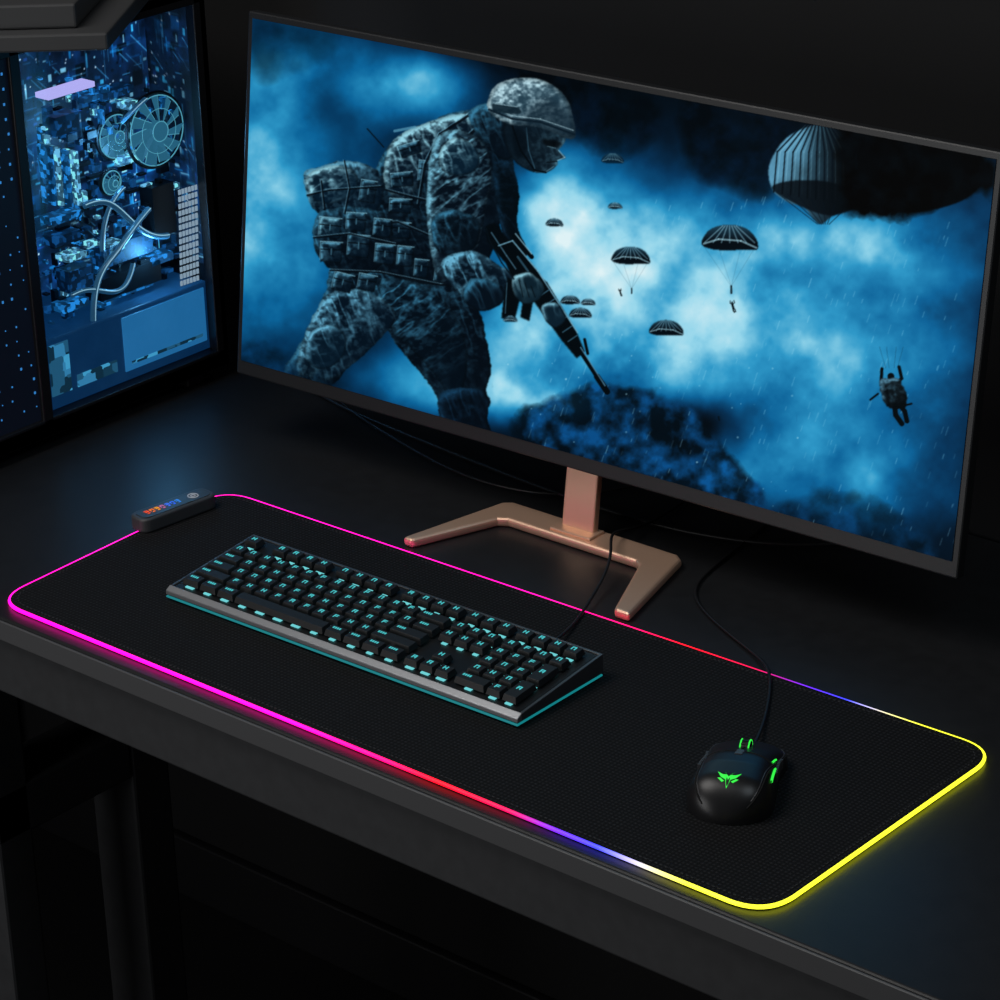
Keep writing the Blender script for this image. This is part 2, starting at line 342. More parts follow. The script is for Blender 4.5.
def chute(x,y,wd,a=1,fig=True):
    h=wd*.46
    top=[(x-wd/2,y+h*.25),(x-wd*.46,y-h*.1),(x-wd*.3,y-h*.42),(x,y-h*.55),(x+wd*.3,y-h*.4),(x+wd*.48,y),(x+wd/2,y+h*.4)]
    w,m=cv.mask(top+[(x+wd*.3,y+h*.42),(x,y+h*.45),(x-wd*.3,y+h*.42)],.5,True)
    v=np.clip((y+h*.1-cv.Y[w])/h,0,1)[...,None]
    cv.over(w,m*a,np.array([2,10,18])/255.*(1-v)+np.array([44,96,122])/255.*v)
    for k in range(-3,4):
        cv.line([(x+k*wd*.04,y-h*.5),(x+k*wd*.15,y+h*.15)],max(.6,wd*.02),(150,205,225),.5*a)
    cv.line([(x-wd*.47,y+h*.2),(x-wd*.2,y+h*.02),(x+wd*.2,y+h*.08),(x+wd*.48,y+h*.35)],max(.7,wd*.03),(170,220,235),.6*a)
    if fig:
        fx,fy=x+wd*.02,y+wd*.85
        for k in (-.45,-.2,.2,.45): cv.line([(x+k*wd,y+h*.35),(fx,fy)],.5,(10,34,52),.22*a)
        cv.line([(fx,fy),(fx,fy+wd*.12)],max(1.2,wd*.04),(3,14,22),a*.8)
for q in [(629,255,38,1,True),(729,237,56,1,True),(664,327,34,1,False),(568,299,19,1,False),(586,301,14,1,False),(578,312,22,1,False),(553,222,17,1,False),(614,205,14,.9,False),(612,158,22,.7,False),(508,318,14,.8,False)]: chute(*q)
KK=(2,8,12)
def jumper(x,y,s):
    cv.line([(x,y-.05*s),(x+.12*s,y+.42*s)],.30*s,KK); cv.line([(x-.02*s,y-.30*s),(x-.01*s,y-.22*s)],.19*s,KK)
    cv.line([(x-.06*s,y-.05*s),(x-.28*s,y-.2*s),(x-.26*s,y-.5*s)],.09*s,KK); cv.line([(x+.06*s,y-.05*s),(x+.27*s,y-.25*s),(x+.2*s,y-.55*s)],.09*s,KK)
    cv.line([(x+.06*s,y+.42*s),(x+.10*s,y+.72*s),(x+.26*s,y+.95*s)],.14*s,KK); cv.line([(x+.16*s,y+.40*s),(x+.34*s,y+.62*s),(x+.40*s,y+.88*s)],.13*s,KK)
jumper(892,386,38)
part([(880,380),(896,376),(908,392),(906,404),(892,406),(882,396)],(2,8,12),(80,130,155),4,.5,camo=.5,br=2,rag=1.2)
cv.line([(878,392),(870,398)],2,KK); cv.line([(904,404),(912,402)],2,KK)
jumper(731,303,8); jumper(716,416,3); jumper(618,290,5)
for k in (-12,-5,5,12): cv.line([(892+k*.5,366),(892+k,345)],.5,(6,26,40),.4)
cv.img=np.clip(cv.img,0,1)

def homog(dst):
    src=[(0,0),(1,0),(1,1),(0,1)];A=[];b=[]
    for (x,y),(u,v) in zip(src,dst):
        A.append([x,y,1,0,0,0,-u*x,-u*y]);b.append(u);A.append([0,0,0,x,y,1,-v*x,-v*y]);b.append(v)
    return np.append(np.linalg.solve(np.array(A,float),np.array(b,float)),1).reshape(3,3)
HM=homog([(241,359),(951.5,561),(1001,156),(256,22)])   # artwork is drawn oblique, this straightens it

# ------------------------------------------------------------------ materials
m_desk=mat('desk_laminate',(.014,.0145,.016,1),.38,noise=.12,nscale=60,bump=.05,bscale=500)
m_apron=mat('desk_apron_paint',(.040,.041,.044,1),.5,noise=.1,nscale=80)
m_edge=mat('desk_edge_band',(.085,.086,.09,1),.4)  # lighter grey paints in the highlight along the desk's front edge
m_wall=mat('wall_paint_black',(.003,.003,.0035,1),.9,noise=.2,nscale=8)
m_floor=mat('floor_dark',(.004,.004,.005,1),.7,noise=.3,nscale=5)
m_black=mat('black_plastic',(.010,.010,.011,1),.42)
m_mouse=mat('mouse_soft_plastic',(.010,.010,.011,1),.36)
m_bezel=mat('bezel_plastic',(.014,.015,.017,1),.4)
m_rose=mat('rose_gold_metal',rgb(242,198,168),.38,.62,bump=.03,bscale=900)
m_steel=mat('brushed_steel',(.36,.37,.39,1),.35,.75)
m_cable=mat('cable_rubber',(.008,.008,.009,1),.45)
m_pad=mat('pad_cloth',(.005,.005,.0055,1),.85,spec=.22); nt=m_pad.node_tree; bs=nt.nodes['Principled BSDF']; tc=nt.nodes.new('ShaderNodeTexCoord')
ws=[]
for ax in ('X','Y'):
    wv=nt.nodes.new('ShaderNodeTexWave'); wv.bands_direction=ax; wv.inputs['Scale'].default_value=85; wv.inputs['Distortion'].default_value=.8; nt.links.new(tc.outputs['Object'],wv.inputs['Vector']); ws.append(wv)
mm=nt.nodes.new('ShaderNodeMath'); mm.operation='MULTIPLY'; nt.links.new(ws[0].outputs['Fac'],mm.inputs[0]); nt.links.new(ws[1].outputs['Fac'],mm.inputs[1])
nn=nt.nodes.new('ShaderNodeTexNoise'); nn.inputs['Scale'].default_value=420; nn.inputs['Detail'].default_value=3; nt.links.new(tc.outputs['Object'],nn.inputs['Vector'])
m2=nt.nodes.new('ShaderNodeMath'); m2.operation='MULTIPLY'; nt.links.new(mm.outputs[0],m2.inputs[0]); nt.links.new(nn.outputs['Fac'],m2.inputs[1])
rp=nt.nodes.new('ShaderNodeValToRGB'); rp.color_ramp.elements[0].color=(.0025,.0025,.0028,1); rp.color_ramp.elements[1].color=(.022,.022,.024,1); rp.color_ramp.elements[1].position=.6; nt.links.new(m2.outputs[0],rp.inputs['Fac']); nt.links.new(rp.outputs['Color'],bs.inputs['Base Color'])
bp=nt.nodes.new('ShaderNodeBump'); bp.inputs['Strength'].default_value=.7; bp.inputs['Distance'].default_value=.0008; nt.links.new(m2.outputs[0],bp.inputs['Height']); nt.links.new(bp.outputs['Normal'],bs.inputs['Normal'])
m_stitch=mat('pad_stitching',(.03,.03,.032,1),.8)
def emi(name,c,s,base=(.01,.01,.01,1),en=0): return mat(name,base,.5,emit=c,estr=s,enoise=en)
m_teal=emi('key_backlight_teal',rgb(80,215,220),.8); m_teald=emi('under_key_glow',rgb(120,230,235),.8)
m_tealrim=emi('keyboard_edge_glow',rgb(24,150,158),.65)
m_key=mat('keycap_plastic',(.010,.011,.012,1),.5)

# ------------------------------------------------------------------ room shell
b=MB(); b.box(-2.2,2.4,-2.6,.47,-.77,-.75); b.obj('floor',[m_floor])
b=MB(); b.box(-2.2,2.4,.47,.52,-.75,1.7); b.obj('wall_back',[m_wall])
b=MB(); b.box(-2.25,-2.2,-2.6,.52,-.75,1.7); b.obj('wall_left',[m_wall])
b=MB(); b.box(-2.2,2.4,.458,.47,-.75,-.67); b.obj('baseboard_back',[m_black],bevel=.003)

# ------------------------------------------------------------------ desk
desk=empty('desk')
b=MB(); b.box(-1.25,1.15,-.154,.465,-.020,0); b.obj('desk_top',[m_desk],desk,bevel=.0025,seg=3)
b=MB(); b.box(-1.25,1.15,-.1565,-.1542,-.0195,-.0015); b.obj('desk_edge_band',[m_edge],desk,bevel=.0008)  # thin strip carrying the painted edge highlight
b=MB(); b.box(-1.24,1.14,-.151,-.132,-.074,-.0205); b.obj('front_apron',[m_apron],desk,bevel=.002)
b=MB()
x=-.47
b.box(x-.03,x+.03,-.13,.03,-.255,-.205); b.box(x-.03,x+.03,.03,.075,-.75,-.205)
for x in (-1.17,1.07):
    b.box(x-.03,x+.03,-.13,.44,-.255,-.205); b.box(x-.03,x+.03,.40,.44,-.75,-.0205); b.box(x-.03,x+.03,-.13,-.09,-.75,-.0205)
b.box(-.50,-.44,-.13,-.09,-.75,-.0205)
b.box(-1.2,1.1,.42,.45,-.09,-.0205)
b.obj('leg_frame',[m_apron],desk,bevel=.003)

# ------------------------------------------------------------------ mouse pad with glowing rim
pad=empty('mouse_pad')
PC=[(-.3955,-.1383),(.3965,-.1430),(.3985,.1443),(-.4064,.1380)]
out=arc_poly(PC,.031,10)
b=MB(); b.prism(out,.0004,.004); b.obj('cloth_surface',[m_pad],pad,bevel=.0008)
def ledcol(x,y):
    st=[(-.5,(245,0,165)),(-.05,(245,0,150)),(.05,(245,0,90)),(.10,(235,5,25)),(.17,(170,0,60)),(.215,(80,24,190)),(.252,(44,50,215)),(.276,(120,115,195)),(.300,(180,172,130)),(.330,(205,205,40)),(.5,(205,215,25))]
    if y>0: st=[(a+.012*(1 if a<.26 else 0),c) for a,c in st]
    xs=[s[0] for s in st]; return s2l(np.array([np.interp(x,xs,[s[1][c] for s in st]) for c in range(3)])/255.)
def resample(poly,step):
    o=[];N=len(poly)
    for i in range(N):
        p=Vector(poly[i]);q=Vector(poly[(i+1)%N]);n=max(1,int((q-p).length/step))
        for k in range(n): r_=p.lerp(q,k/n); o.append((r_.x,r_.y))
    return o
path=resample(out,.006); NP=len(path); v=[];f=[];vc=[];K8=8;rr=.0016
for i in range(NP):
    p=Vector(path[i]);t=(Vector(path[(i+1)%NP])-Vector(path[i-1])).normalized();nrm=Vector((t.y,-t.x))
    for k in range(K8):
        a=2*math.pi*k/K8; q=p+nrm*(rr*math.cos(a)); v.append((q.x,q.y,.0026+rr*math.sin(a))); vc.append([*ledcol(p.x,p.y),1])
for i in range(NP):
    for k in range(K8): f.append((i*K8+k,((i+1)%NP)*K8+k,((i+1)%NP)*K8+(k+1)%K8,i*K8+(k+1)%K8))
me=bpy.data.meshes.new('led_rim'); me.from_pydata(v,[],f); at=me.color_attributes.new('paint','FLOAT_COLOR','POINT'); at.data.foreach_set('color',np.array(vc).ravel())
me.materials.append(vcmat('led_rim_light',3.4)); me.polygons.foreach_set('use_smooth',[True]*len(f)); link(bpy.data.objects.new('led_rim',me),pad)
inn=resample(arc_poly([(x*.985,y*.955) for x,y in PC],.026,8),.0045); b=MB()
for i in range(0,len(inn)):
    p=Vector(inn[i]);q=Vector(inn[(i+1)%len(inn)]); d=(q-p).normalized(); L=.0022; n=Vector((-d.y,d.x))*.0004
    a=[p-n,p+d*L-n,p+d*L+n,p+n]; b.prism([(t.x,t.y) for t in a],.004,.0044)
b.obj('stitching',[m_stitch],pad)
cx,cy=-.398,.068; M=Matrix.Translation((cx,cy,.0042))@Matrix.Rotation(math.radians(-6),4,'Z')
prof=arc_poly([(-.012,-.041),(.012,-.041),(.012,.041),(-.012,.041)],.009,6)
b=MB(); b.prism(prof,0,.013,0,M); b.obj('controller_body',[mat('controller_plastic',(.055,.056,.06,1),.45)],pad,bevel=.002,seg=3)
b=MB(); b.prism(arc_poly([(-.0088,-.037),(.0088,-.037),(.0088,.037),(-.0088,.037)],.006,6),.0131,.0136,0,M); b.obj('controller_face',[mat('controller_face_grey',(.03,.031,.033,1),.4)],pad)
b=MB(); M2=M@Matrix.Translation((0,0,.0137))
cl=[]
for i,cc in enumerate([(255,80,20),(255,120,20),(255,160,20),(200,110,160),(70,120,255),(50,110,250),(50,140,240)]):
    y=-.028+i*.0056; M3=M2@Matrix.Translation((0,y,0)); cl.append(emi('controller_icon_%d'%i,rgb(*cc),1.0))
    b.box(-.0036,-.0028,-.0018,.0018,0,.0003,i,M3); b.box(-.0036,.0004,.0011,.0018,0,.0003,i,M3)
    if i%2: b.box(-.0036,.0004,-.0018,-.0011,0,.0003,i,M3)
    else: b.box(-.0012,-.0004,-.0018,.0018,0,.0003,i,M3)
    b.box(.0018,.0028,-.0012,.0012,0,.0003,i,M3)
cl.append(emi('controller_button_ring',rgb(185,190,200),.6)); b.torus(.0046,.0004,24,6,7,M2@Matrix.Translation((0,.022,0))); b.torus(.0020,.0004,16,6,7,M2@Matrix.Translation((0,.022,0)))
b.obj('controller_icons',cl,pad)

# ------------------------------------------------------------------ keyboard
kb=empty('keyboard',(-.0935,.0045,.0042),(0,0,math.radians(.8)))
KW,KD=.374,.100
def kz(y): return .010+.010*(y+KD/2)/KD
b=MB()
y0,y1=-KD/2,KD/2
b.add([(-KW/2,y0,.003),(KW/2,y0,.003),(KW/2,y1,.003),(-KW/2,y1,.003),(-KW/2,y0,kz(y0)),(KW/2,y0,kz(y0)),(KW/2,y1,kz(y1)),(-KW/2,y1,kz(y1))],
      [(0,3,2,1),(4,5,6,7),(0,1,5,4),(1,2,6,5),(2,3,7,6),(3,0,4,7)])
b.obj('chassis',[mat('dark_anodised_plate',(.02,.021,.023,1),.4,.5)],kb,bevel=.0025,seg=3)
def slopebar(b,xa,xb,ya,yb,zl,zh,mi=0):
    b.add([(xa,ya,zl),(xb,ya,zl),(xb,yb,zl),(xa,yb,zl),(xa,ya,kz(ya)+zh),(xb,ya,kz(ya)+zh),(xb,yb,kz(yb)+zh),(xa,yb,kz(yb)+zh)],
      [(0,3,2,1),(4,5,6,7),(0,1,5,4),(1,2,6,5),(2,3,7,6),(3,0,4,7)],mi)
b=MB(); b.add([(-KW/2-.002,y0-.0035,.0045),(KW/2+.002,y0-.0035,.0045),(KW/2+.002,y0+.002,.0045),(-KW/2-.002,y0+.002,.0045),(-KW/2-.002,y0-.0032,.0085),(KW/2+.002,y0-.0032,.0085),(KW/2+.002,y0+.002,.0115),(-KW/2-.002,y0+.002,.0115)],
      [(0,3,2,1),(4,5,6,7),(0,1,5,4),(1,2,6,5),(2,3,7,6),(3,0,4,7)])
b.obj('front_trim',[m_steel],kb,bevel=.0007)
b=MB(); slopebar(b,-KW/2-.0018,-KW/2+.0008,y0+.002,y1,.0045,.0006); slopebar(b,KW/2-.0008,KW/2+.0018,y0+.002,y1,.0045,.0006); slopebar(b,-KW/2-.0018,KW/2+.0018,y1-.001,y1+.0015,.0045,.0006)
b.obj('side_trim',[mat('satin_steel',(.16,.165,.175,1),.38,.8)],kb,bevel=.0006)
b=MB(); b.box(-KW/2-.0005,KW/2+.0005,y0-.002,y1,.0005,.0044); b.obj('lower_shell',[m_black],kb,bevel=.0006)
b=MB(); b.box(-KW/2-.0018,KW/2+.0018,y0-.0036,y1+.0005,.0020,.0034); b.obj('edge_light',[m_tealrim],kb,bevel=.0004)
tilt=math.atan(.010/KD)
ux=(KW-.012)/22.6; uy=(KD-.012)/6.35
keys=MB(); leg=MB(); und=MB()
def key(cx,cy,w,h,lg=1):
    z=kz(cy); Mk=Matrix.Translation((cx,cy,z))@Matrix.Rotation(tilt,4,'X')
    a,c=w/2-.0008,h/2-.0009; a2,c2=a-.0014,c-.0016; H=.0068
    keys.add([(-a,-c,.0016),(a,-c,.0016),(a,c,.0016),(-a,c,.0016),(-a2,-c2+.0003,H),(a2,-c2+.0003,H),(a2,c2+.0005,H),(-a2,c2+.0005,H)],
             [(0,3,2,1),(4,5,6,7),(0,1,5,4),(1,2,6,5),(2,3,7,6),(3,0,4,7)],0,Mk)
    n=max(1,int(w/.02))
    for i in range(n):
        xx=(-w/2+w*(i+.5)/n); s_=random.uniform(.0022,.0042); und.box(xx-s_,xx+s_,-h/2-.0006,-h/2+.0026,.0003,.0012,0,Mk)
    if lg:
        z1=H+.0001; z2=H+.00022
        k=random.choice([0,1,2,3]); X=-.0024 if w<.02 else -a2+.003; Y=.0004
        if w>.02 and w<.05:
            for i in range(4): leg.box(X+i*.0022,X+i*.0022+.0014,Y,Y+.0024,z1,z2,0,Mk)
        elif w<.02:
            leg.box(X,X+.0010,Y-.0012,Y+.0030,z1,z2,0,Mk)
            if k!=1: leg.box(X,X+.0040,Y+.0021,Y+.0030,z1,z2,0,Mk)
            if k!=2: leg.box(X+.0030,X+.0040,Y-.0012,Y+.0030,z1,z2,0,Mk)
            if k!=3: leg.box(X,X+.0040,Y+.0004,Y+.0012,z1,z2,0,Mk)
rows=[
 [1,-1]+[1]*4+[-.5]+[1]*4+[-.5]+[1]*4+[-.25]+[1]*3+[-.25]+[1]*4,
 [1]*13+[2,-.25]+[1]*3+[-.25]+[1]*4,
 [1.5]+[1]*12+[1.5,-.25]+[1]*3+[-.25]+[1]*3+['T'],
 [1.75]+[1]*11+[2.25,-.25,-3,-.25]+[1]*3,
 [2.25]+[1]*10+[2.75,-.25,-1,1,-1,-.25]+[1]*3+['T'],
 [1.25]*3+[6.25]+[1.25]*4+[-.25]+[1]*3+[-.25,2,1]]
for ri,row in enumerate(rows):
    cy=y1-.006-uy*(.5+ri+(.3 if ri>0 else 0)); x=-KW/2+.006
    for k in row:
        if k=='T': key(x+ux/2,cy-uy/2,ux,uy*2); x+=ux; continue
        if k<0: x+=-k*ux; continue
        key(x+k*ux/2,cy,k*ux,uy,0 if k==6.25 else 1); x+=k*ux
keys.obj('keycaps',[m_key],kb,bevel=.0004,seg=2); leg.obj('key_legends',[m_teal],kb); und.obj('key_backlights',[m_teald],kb)
curve('keyboard_cable',[(.037,.056,.013),(.033,.069,.011),(.022,.11,.0058),(.001,.157,.0058),(-.010,.19,.012),(-.022,.215,.020),(-.045,.24,.022),(-.052,.262,.016),(-.055,.30,.004),(-.06,.36,.003),(-.08,.45,.003)],.0013,m_cable)

# ------------------------------------------------------------------ mouse
ms=empty('computer_mouse',(.281,-.019,.0043),(0,0,math.radians(25)))
ML,MW,MH=.104,.062,.029
def endf(t,a,p=.5):
    return (max(0.,1-(1-min(t/a,1))**2))**p
def mw(t): return MW/2*float(np.interp(t,[0,.3,.5,.68,.85,1],[1.0,1.0,.93,.88,.95,.90]))*endf(t,.24)*(.60+.40*endf(1-t,.10))
def mh(t): return MH*float(np.interp(t,[0,.25,.4,.55,.75,.92,1],[.95,.98,1.0,.93,.72,.50,.42]))*(.01+.99*endf(t,.24,.55))
def msurf(t,s,off=0):
    a=s*math.pi/2; hw=mw(t); h=mh(t)
    e=.72; x=hw*math.copysign(abs(math.sin(a))**e,a); z=h*abs(math.cos(a))**(.62)
    y=-ML/2+ML*t
    n=Vector((math.sin(a)*.8,0,math.cos(a)+.2)).normalized()
    return Vector((x,y,z))+n*off
NT,NS=60,40; v=[];f=[]
ts=[.0006+.9994*(i/NT)**1.6 for i in range(NT+1)]
for t in ts:
    for j in range(NS+1): v.append(tuple(msurf(t,-1+2*j/NS)))
for i in range(NT):
    for j in range(NS): f.append((i*(NS+1)+j,i*(NS+1)+j+1,(i+1)*(NS+1)+j+1,(i+1)*(NS+1)+j))
f.append(tuple(range(NS+1))[::-1]); f.append(tuple(NT*(NS+1)+j for j in range(NS+1)))
b=MB(); b.add(v,f,0); body=b.obj('shell',[m_mouse],ms,smooth=True)
bmm=bmesh.new(); bmm.from_mesh(body.data); bmesh.ops.recalc_face_normals(bmm,faces=bmm.faces); bmm.to_mesh(body.data); bmm.free()
m_seam=mat('mouse_seam',(.002,.002,.002,1),.9)
m_edgeh=mat('mouse_panel_edge',(.05,.05,.055,1),.3)
def mline(name,pts,r,m,off=.0001): curve(name,[tuple(msurf(t,s,off)) for t,s in pts],r,m,ms,kind='POLY')
mline('button_seam',[(t,0) for t in np.linspace(.66,.99,14)],.0009,m_seam)
mline('button_back_seam',[(.60-.05*abs(s)*1.5,s) for s in np.linspace(-.72,.72,21)],.0005,m_seam)
mline('side_seam_a',[(t,-.62+.12*math.sin(t*6)) for t in np.linspace(.05,.97,30)],.0007,m_seam)
mline('side_seam_b',[(t,.62-.12*math.sin(t*6)) for t in np.linspace(.05,.97,30)],.0007,m_seam)
mline('panel_edge_a',[(t,-.57+.12*math.sin(t*6)) for t in np.linspace(.08,.97,30)],.0004,m_edgeh)
mline('panel_edge_b',[(t,.57-.12*math.sin(t*6)) for t in np.linspace(.08,.97,30)],.0004,m_edgeh)
m_grn=emi('mouse_green_light',rgb(50,240,70),1.1)
mline('side_strip',[(t,.72-.05*math.sin(t*5)) for t in np.linspace(.34,.56,10)],.0011,m_grn)
mline('side_strip_b',[(t,.58-.1*math.sin(t*5)) for t in np.linspace(.58,.70,6)],.0008,m_grn)
b=MB()
for i in range(9):
    t=.50+i*.03; p=msurf(t,.80,.0003); b.box(p.x-.0012,p.x+.0012,p.y-.0008,p.y+.0008,p.z-.004,p.z+.004)
    p=msurf(t,-.80,.0003); b.box(p.x-.0012,p.x+.0012,p.y-.0008,p.y+.0008,p.z-.004,p.z+.004)
b.obj('side_grip_ribs',[m_edgeh],ms,bevel=.0004)
b=MB(); Mw=Matrix.Translation((-.0035,ML*.28,mh(.78)-.0042))@Matrix.Rotation(math.pi/2,4,'Y'); b.cyl(.0085,.007,28,0,Mw)
for i in range(14):
    a=2*math.pi*i/14; b.box(.0082,.0090,-.0006,.0006,.0008,.0062,0,Mw@Matrix.Rotation(a,4,'Z'))
b.torus(.0086,.0006,28,6,1,Mw@Matrix.Translation((0,0,.0004))); b.torus(.0086,.0006,28,6,1,Mw@Matrix.Translation((0,0,.0066)))
b.obj('scroll_wheel',[m_black,m_grn],ms)
b=MB()
for t in (.60,.54): 
    c=msurf(t,0); b.box(-.003,.003,c.y-.002,c.y+.002,c.z-.001,c.z+.0008)
b.obj('dpi_buttons',[m_edgeh],ms,bevel=.0005)
def drape(polys,name,m,dy=0,k=1):
    b=MB()
    for P in polys:
        vs=[]
        for (x,y) in P:
            x*=k; y=(y+.010)*k+dy
            t=(y+ML/2)/ML; hw=mw(t); s=(2/math.pi)*math.asin(min(1,abs(x)/hw)**(1/.72))*(1 if x>=0 else -1); vs.append(tuple(msurf(t,s,.0005)))
        b.add(vs,[tuple(range(len(vs)))],0)
    b.obj(name,[m],ms)
def em(s): 
    return [[(0,-.018),(s*.0022,-.011),(s*.0015,-.006),(0,-.008)],[(s*.0015,-.006),(s*.0022,-.011),(s*.006,-.009),(s*.0095,-.003),(s*.005,-.006)],
            [(s*.0026,-.0125),(s*.0045,-.0135),(s*.0085,-.010),(s*.0062,-.0098)],[(s*.0015,-.0065),(s*.004,-.002),(s*.0025,-.0045)]]
drape(em(1)+em(-1),'emblem',m_grn,-.034,.9)
curve('mouse_cable',[(.2585,.030,.010),(.253,.044,.010),(.242,.065,.007),(.225,.095,.0055),(.208,.122,.0055),(.190,.146,.0058),(.168,.162,.003),(.14,.175,.002),(.107,.190,.002),(.07,.21,.002),(.048,.235,.002),(.038,.27,.002),(.03,.33,.002),(.01,.44,.002)],.0013,m_cable)

# ------------------------------------------------------------------ monitor
mo=empty('computer_monitor',(-.0981,.2462,.0683),(0,0,.0304))
MWd,MHt,tl=.770,.3353,.139
hd=bpy.data.objects.new('screen_head',None); link(hd,mo); hd.rotation_euler=(-tl,0,0)
b=MB(); b.box(-MWd/2,MWd/2,0,.011,0,MHt); b.obj('bezel_frame',[m_bezel],hd,bevel=.0015)
b=MB(); b.prism([(-.36,.011),(.36,.011),(.30,.030),(-.30,.030)],.015,.25,0); b.obj('back_housing',[m_black],hd,bevel=.004)
xa,xb,za,zb=-MWd/2+.006,MWd/2-.006,.0135,MHt-.006
def posf(u,v): return np.stack([xa+(xb-xa)*u,np.full_like(u,-.0008),za+(zb-za)*v],-1)
def colf(u,v):
    q=HM@np.stack([u,v,np.ones_like(u)]); return cv.sample(q[0]/q[2],q[1]/q[2])
painted_grid('display_panel',1100,500,posf,colf,vcmat('display_emission',1.0,.0,.4,.03),hd)
NX=.0085
b=MB(); b.add([(NX-.017,.004,-.062),(NX+.017,.004,-.062),(NX+.017,.012,-.062),(NX-.017,.012,-.062),(NX-.017,.030,.10),(NX+.017,.030,.10),(NX+.017,.038,.10),(NX-.017,.038,.10)],
   [(0,3,2,1),(4,5,6,7),(0,1,5,4),(1,2,6,5),(2,3,7,6),(3,0,4,7)])
b.obj('stand_neck',[m_rose],mo,bevel=.0015)
basep=[(-.104,-.0945),(-.093,-.0945),(-.064,-.016),(-.056,-.011),(.084,-.011),(.092,-.016),(.128,-.0945),(.144,-.0945),(.114,.014),(.106,.020),(-.076,.020),(-.084,.014)]
b=MB(); b.prism(basep,-.0683+.0003,-.0683+.009); b.obj('stand_base',[m_rose],mo,bevel=.0032,seg=3,rot=(0,0,-.0304))
b=MB(); b.box(NX-.022,NX+.022,-.006,.015,-.0595,-.057); b.obj('neck_collar',[m_rose],mo,bevel=.001)

# ------------------------------------------------------------------ PC tower with lit glass side
pc=empty('pc_tower')
SX=-.612; DY=.015
def C(px,py,d):
    z=((465-.373*px)-py)/1035
    return Vector((SX-d,DY+.108+(px-45)*.00120+.86*d+z*.07,z-.5*d))
m_case=mat('case_steel',(.010,.010,.012,1),.4)
b=MB(); F0,F1,ZT=-.12,.333+DY,.392
b.box(-.83,-.822,F0,F1,.012,ZT); b.box(-.83,SX,F0,F0+.008,.012,ZT); b.box(-.83,SX,F1-.008,F1,.012,ZT)
b.box(-.83,SX,F0,F1,ZT-.010,ZT); b.box(-.83,SX,F0,F1,.012,.028)
b.box(SX-.012,SX,F1-.015,F1,.012,ZT); b.box(SX-.012,SX,.108,.120,.012,ZT); b.box(SX-.012,SX,F0,F1,ZT-.016,ZT); b.box(SX-.012,SX,F0,F1,.012,.030)
for yy in (F0+.03,F1-.05):
    for xx in (-.81,-.65): b.box(xx,xx+.03,yy,yy+.02,.0003,.0125)
b.obj('chassis_frame',[m_case],pc,bevel=.0012)
b=MB(); b.box(SX-.010,SX-.004,F0+.008,.108,.030,ZT-.016); b.obj('front_side_panel',[mat('case_mesh',(.006,.007,.010,1),.5,emit=rgb(4,12,26),estr=.5)],pc)
m_dot=emi('led_dot_blue',rgb(60,150,235),.65); b=MB()
for i in range(24):
    for j in range(5):
        if random.random()<.6:
            y=.102-j*.013+random.uniform(-.002,.002); z=.045+i*.0138; s_=random.choice([.0006,.0009,.0004]); b.box(SX-.004,SX-.0034,y-s_,y+s_,z-s_*1.3,z+s_*1.3)
b.obj('panel_leds',[m_dot],pc)
mg=bpy.data.materials.new('tinted_glass'); mg.use_nodes=True; nt=mg.node_tree; nt.nodes.clear()
o_=nt.nodes.new('ShaderNodeOutputMaterial'); mx=nt.nodes.new('ShaderNodeMixShader'); tr=nt.nodes.new('ShaderNodeBsdfTransparent'); gl=nt.nodes.new('ShaderNodeBsdfGlossy')
tr.inputs['Color'].default_value=(.9,.94,.97,1); gl.inputs['Roughness'].default_value=.04; mx.inputs[0].default_value=.035
nt.links.new(tr.outputs[0],mx.inputs[1]); nt.links.new(gl.outputs[0],mx.inputs[2]); nt.links.new(mx.outputs[0],o_.inputs['Surface'])
b=MB(); b.box(SX-.0035,SX-.0005,.1205,F1-.0155,.0305,ZT-.0165); b.obj('glass_side',[mg],pc)
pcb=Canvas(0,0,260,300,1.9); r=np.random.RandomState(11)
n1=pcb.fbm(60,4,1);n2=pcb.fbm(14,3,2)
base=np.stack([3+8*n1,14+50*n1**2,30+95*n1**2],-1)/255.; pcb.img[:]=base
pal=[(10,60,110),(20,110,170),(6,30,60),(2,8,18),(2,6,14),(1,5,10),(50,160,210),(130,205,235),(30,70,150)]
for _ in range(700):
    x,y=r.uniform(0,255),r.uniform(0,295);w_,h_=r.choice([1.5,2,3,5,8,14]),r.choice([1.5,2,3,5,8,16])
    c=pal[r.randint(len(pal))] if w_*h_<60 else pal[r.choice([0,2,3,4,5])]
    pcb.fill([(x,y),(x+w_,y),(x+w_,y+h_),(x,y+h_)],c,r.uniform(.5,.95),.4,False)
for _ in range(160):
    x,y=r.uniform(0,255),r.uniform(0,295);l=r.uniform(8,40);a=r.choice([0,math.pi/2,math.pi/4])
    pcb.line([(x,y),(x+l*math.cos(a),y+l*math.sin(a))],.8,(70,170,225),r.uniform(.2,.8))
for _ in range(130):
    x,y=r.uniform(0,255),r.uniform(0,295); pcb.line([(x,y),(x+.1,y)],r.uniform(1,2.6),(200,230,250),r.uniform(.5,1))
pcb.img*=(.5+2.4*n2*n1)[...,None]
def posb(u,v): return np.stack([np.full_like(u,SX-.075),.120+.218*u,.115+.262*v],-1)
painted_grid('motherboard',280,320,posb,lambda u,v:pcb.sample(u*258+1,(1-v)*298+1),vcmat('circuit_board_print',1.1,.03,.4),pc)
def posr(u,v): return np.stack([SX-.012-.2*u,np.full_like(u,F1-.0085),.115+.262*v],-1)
painted_grid('rear_io_board',140,200,posr,lambda u,v:pcb.sample((1-u)*250+3,(1-v)*298+1)*.8,vcmat('io_board_print',.8,.03,.4),pc)
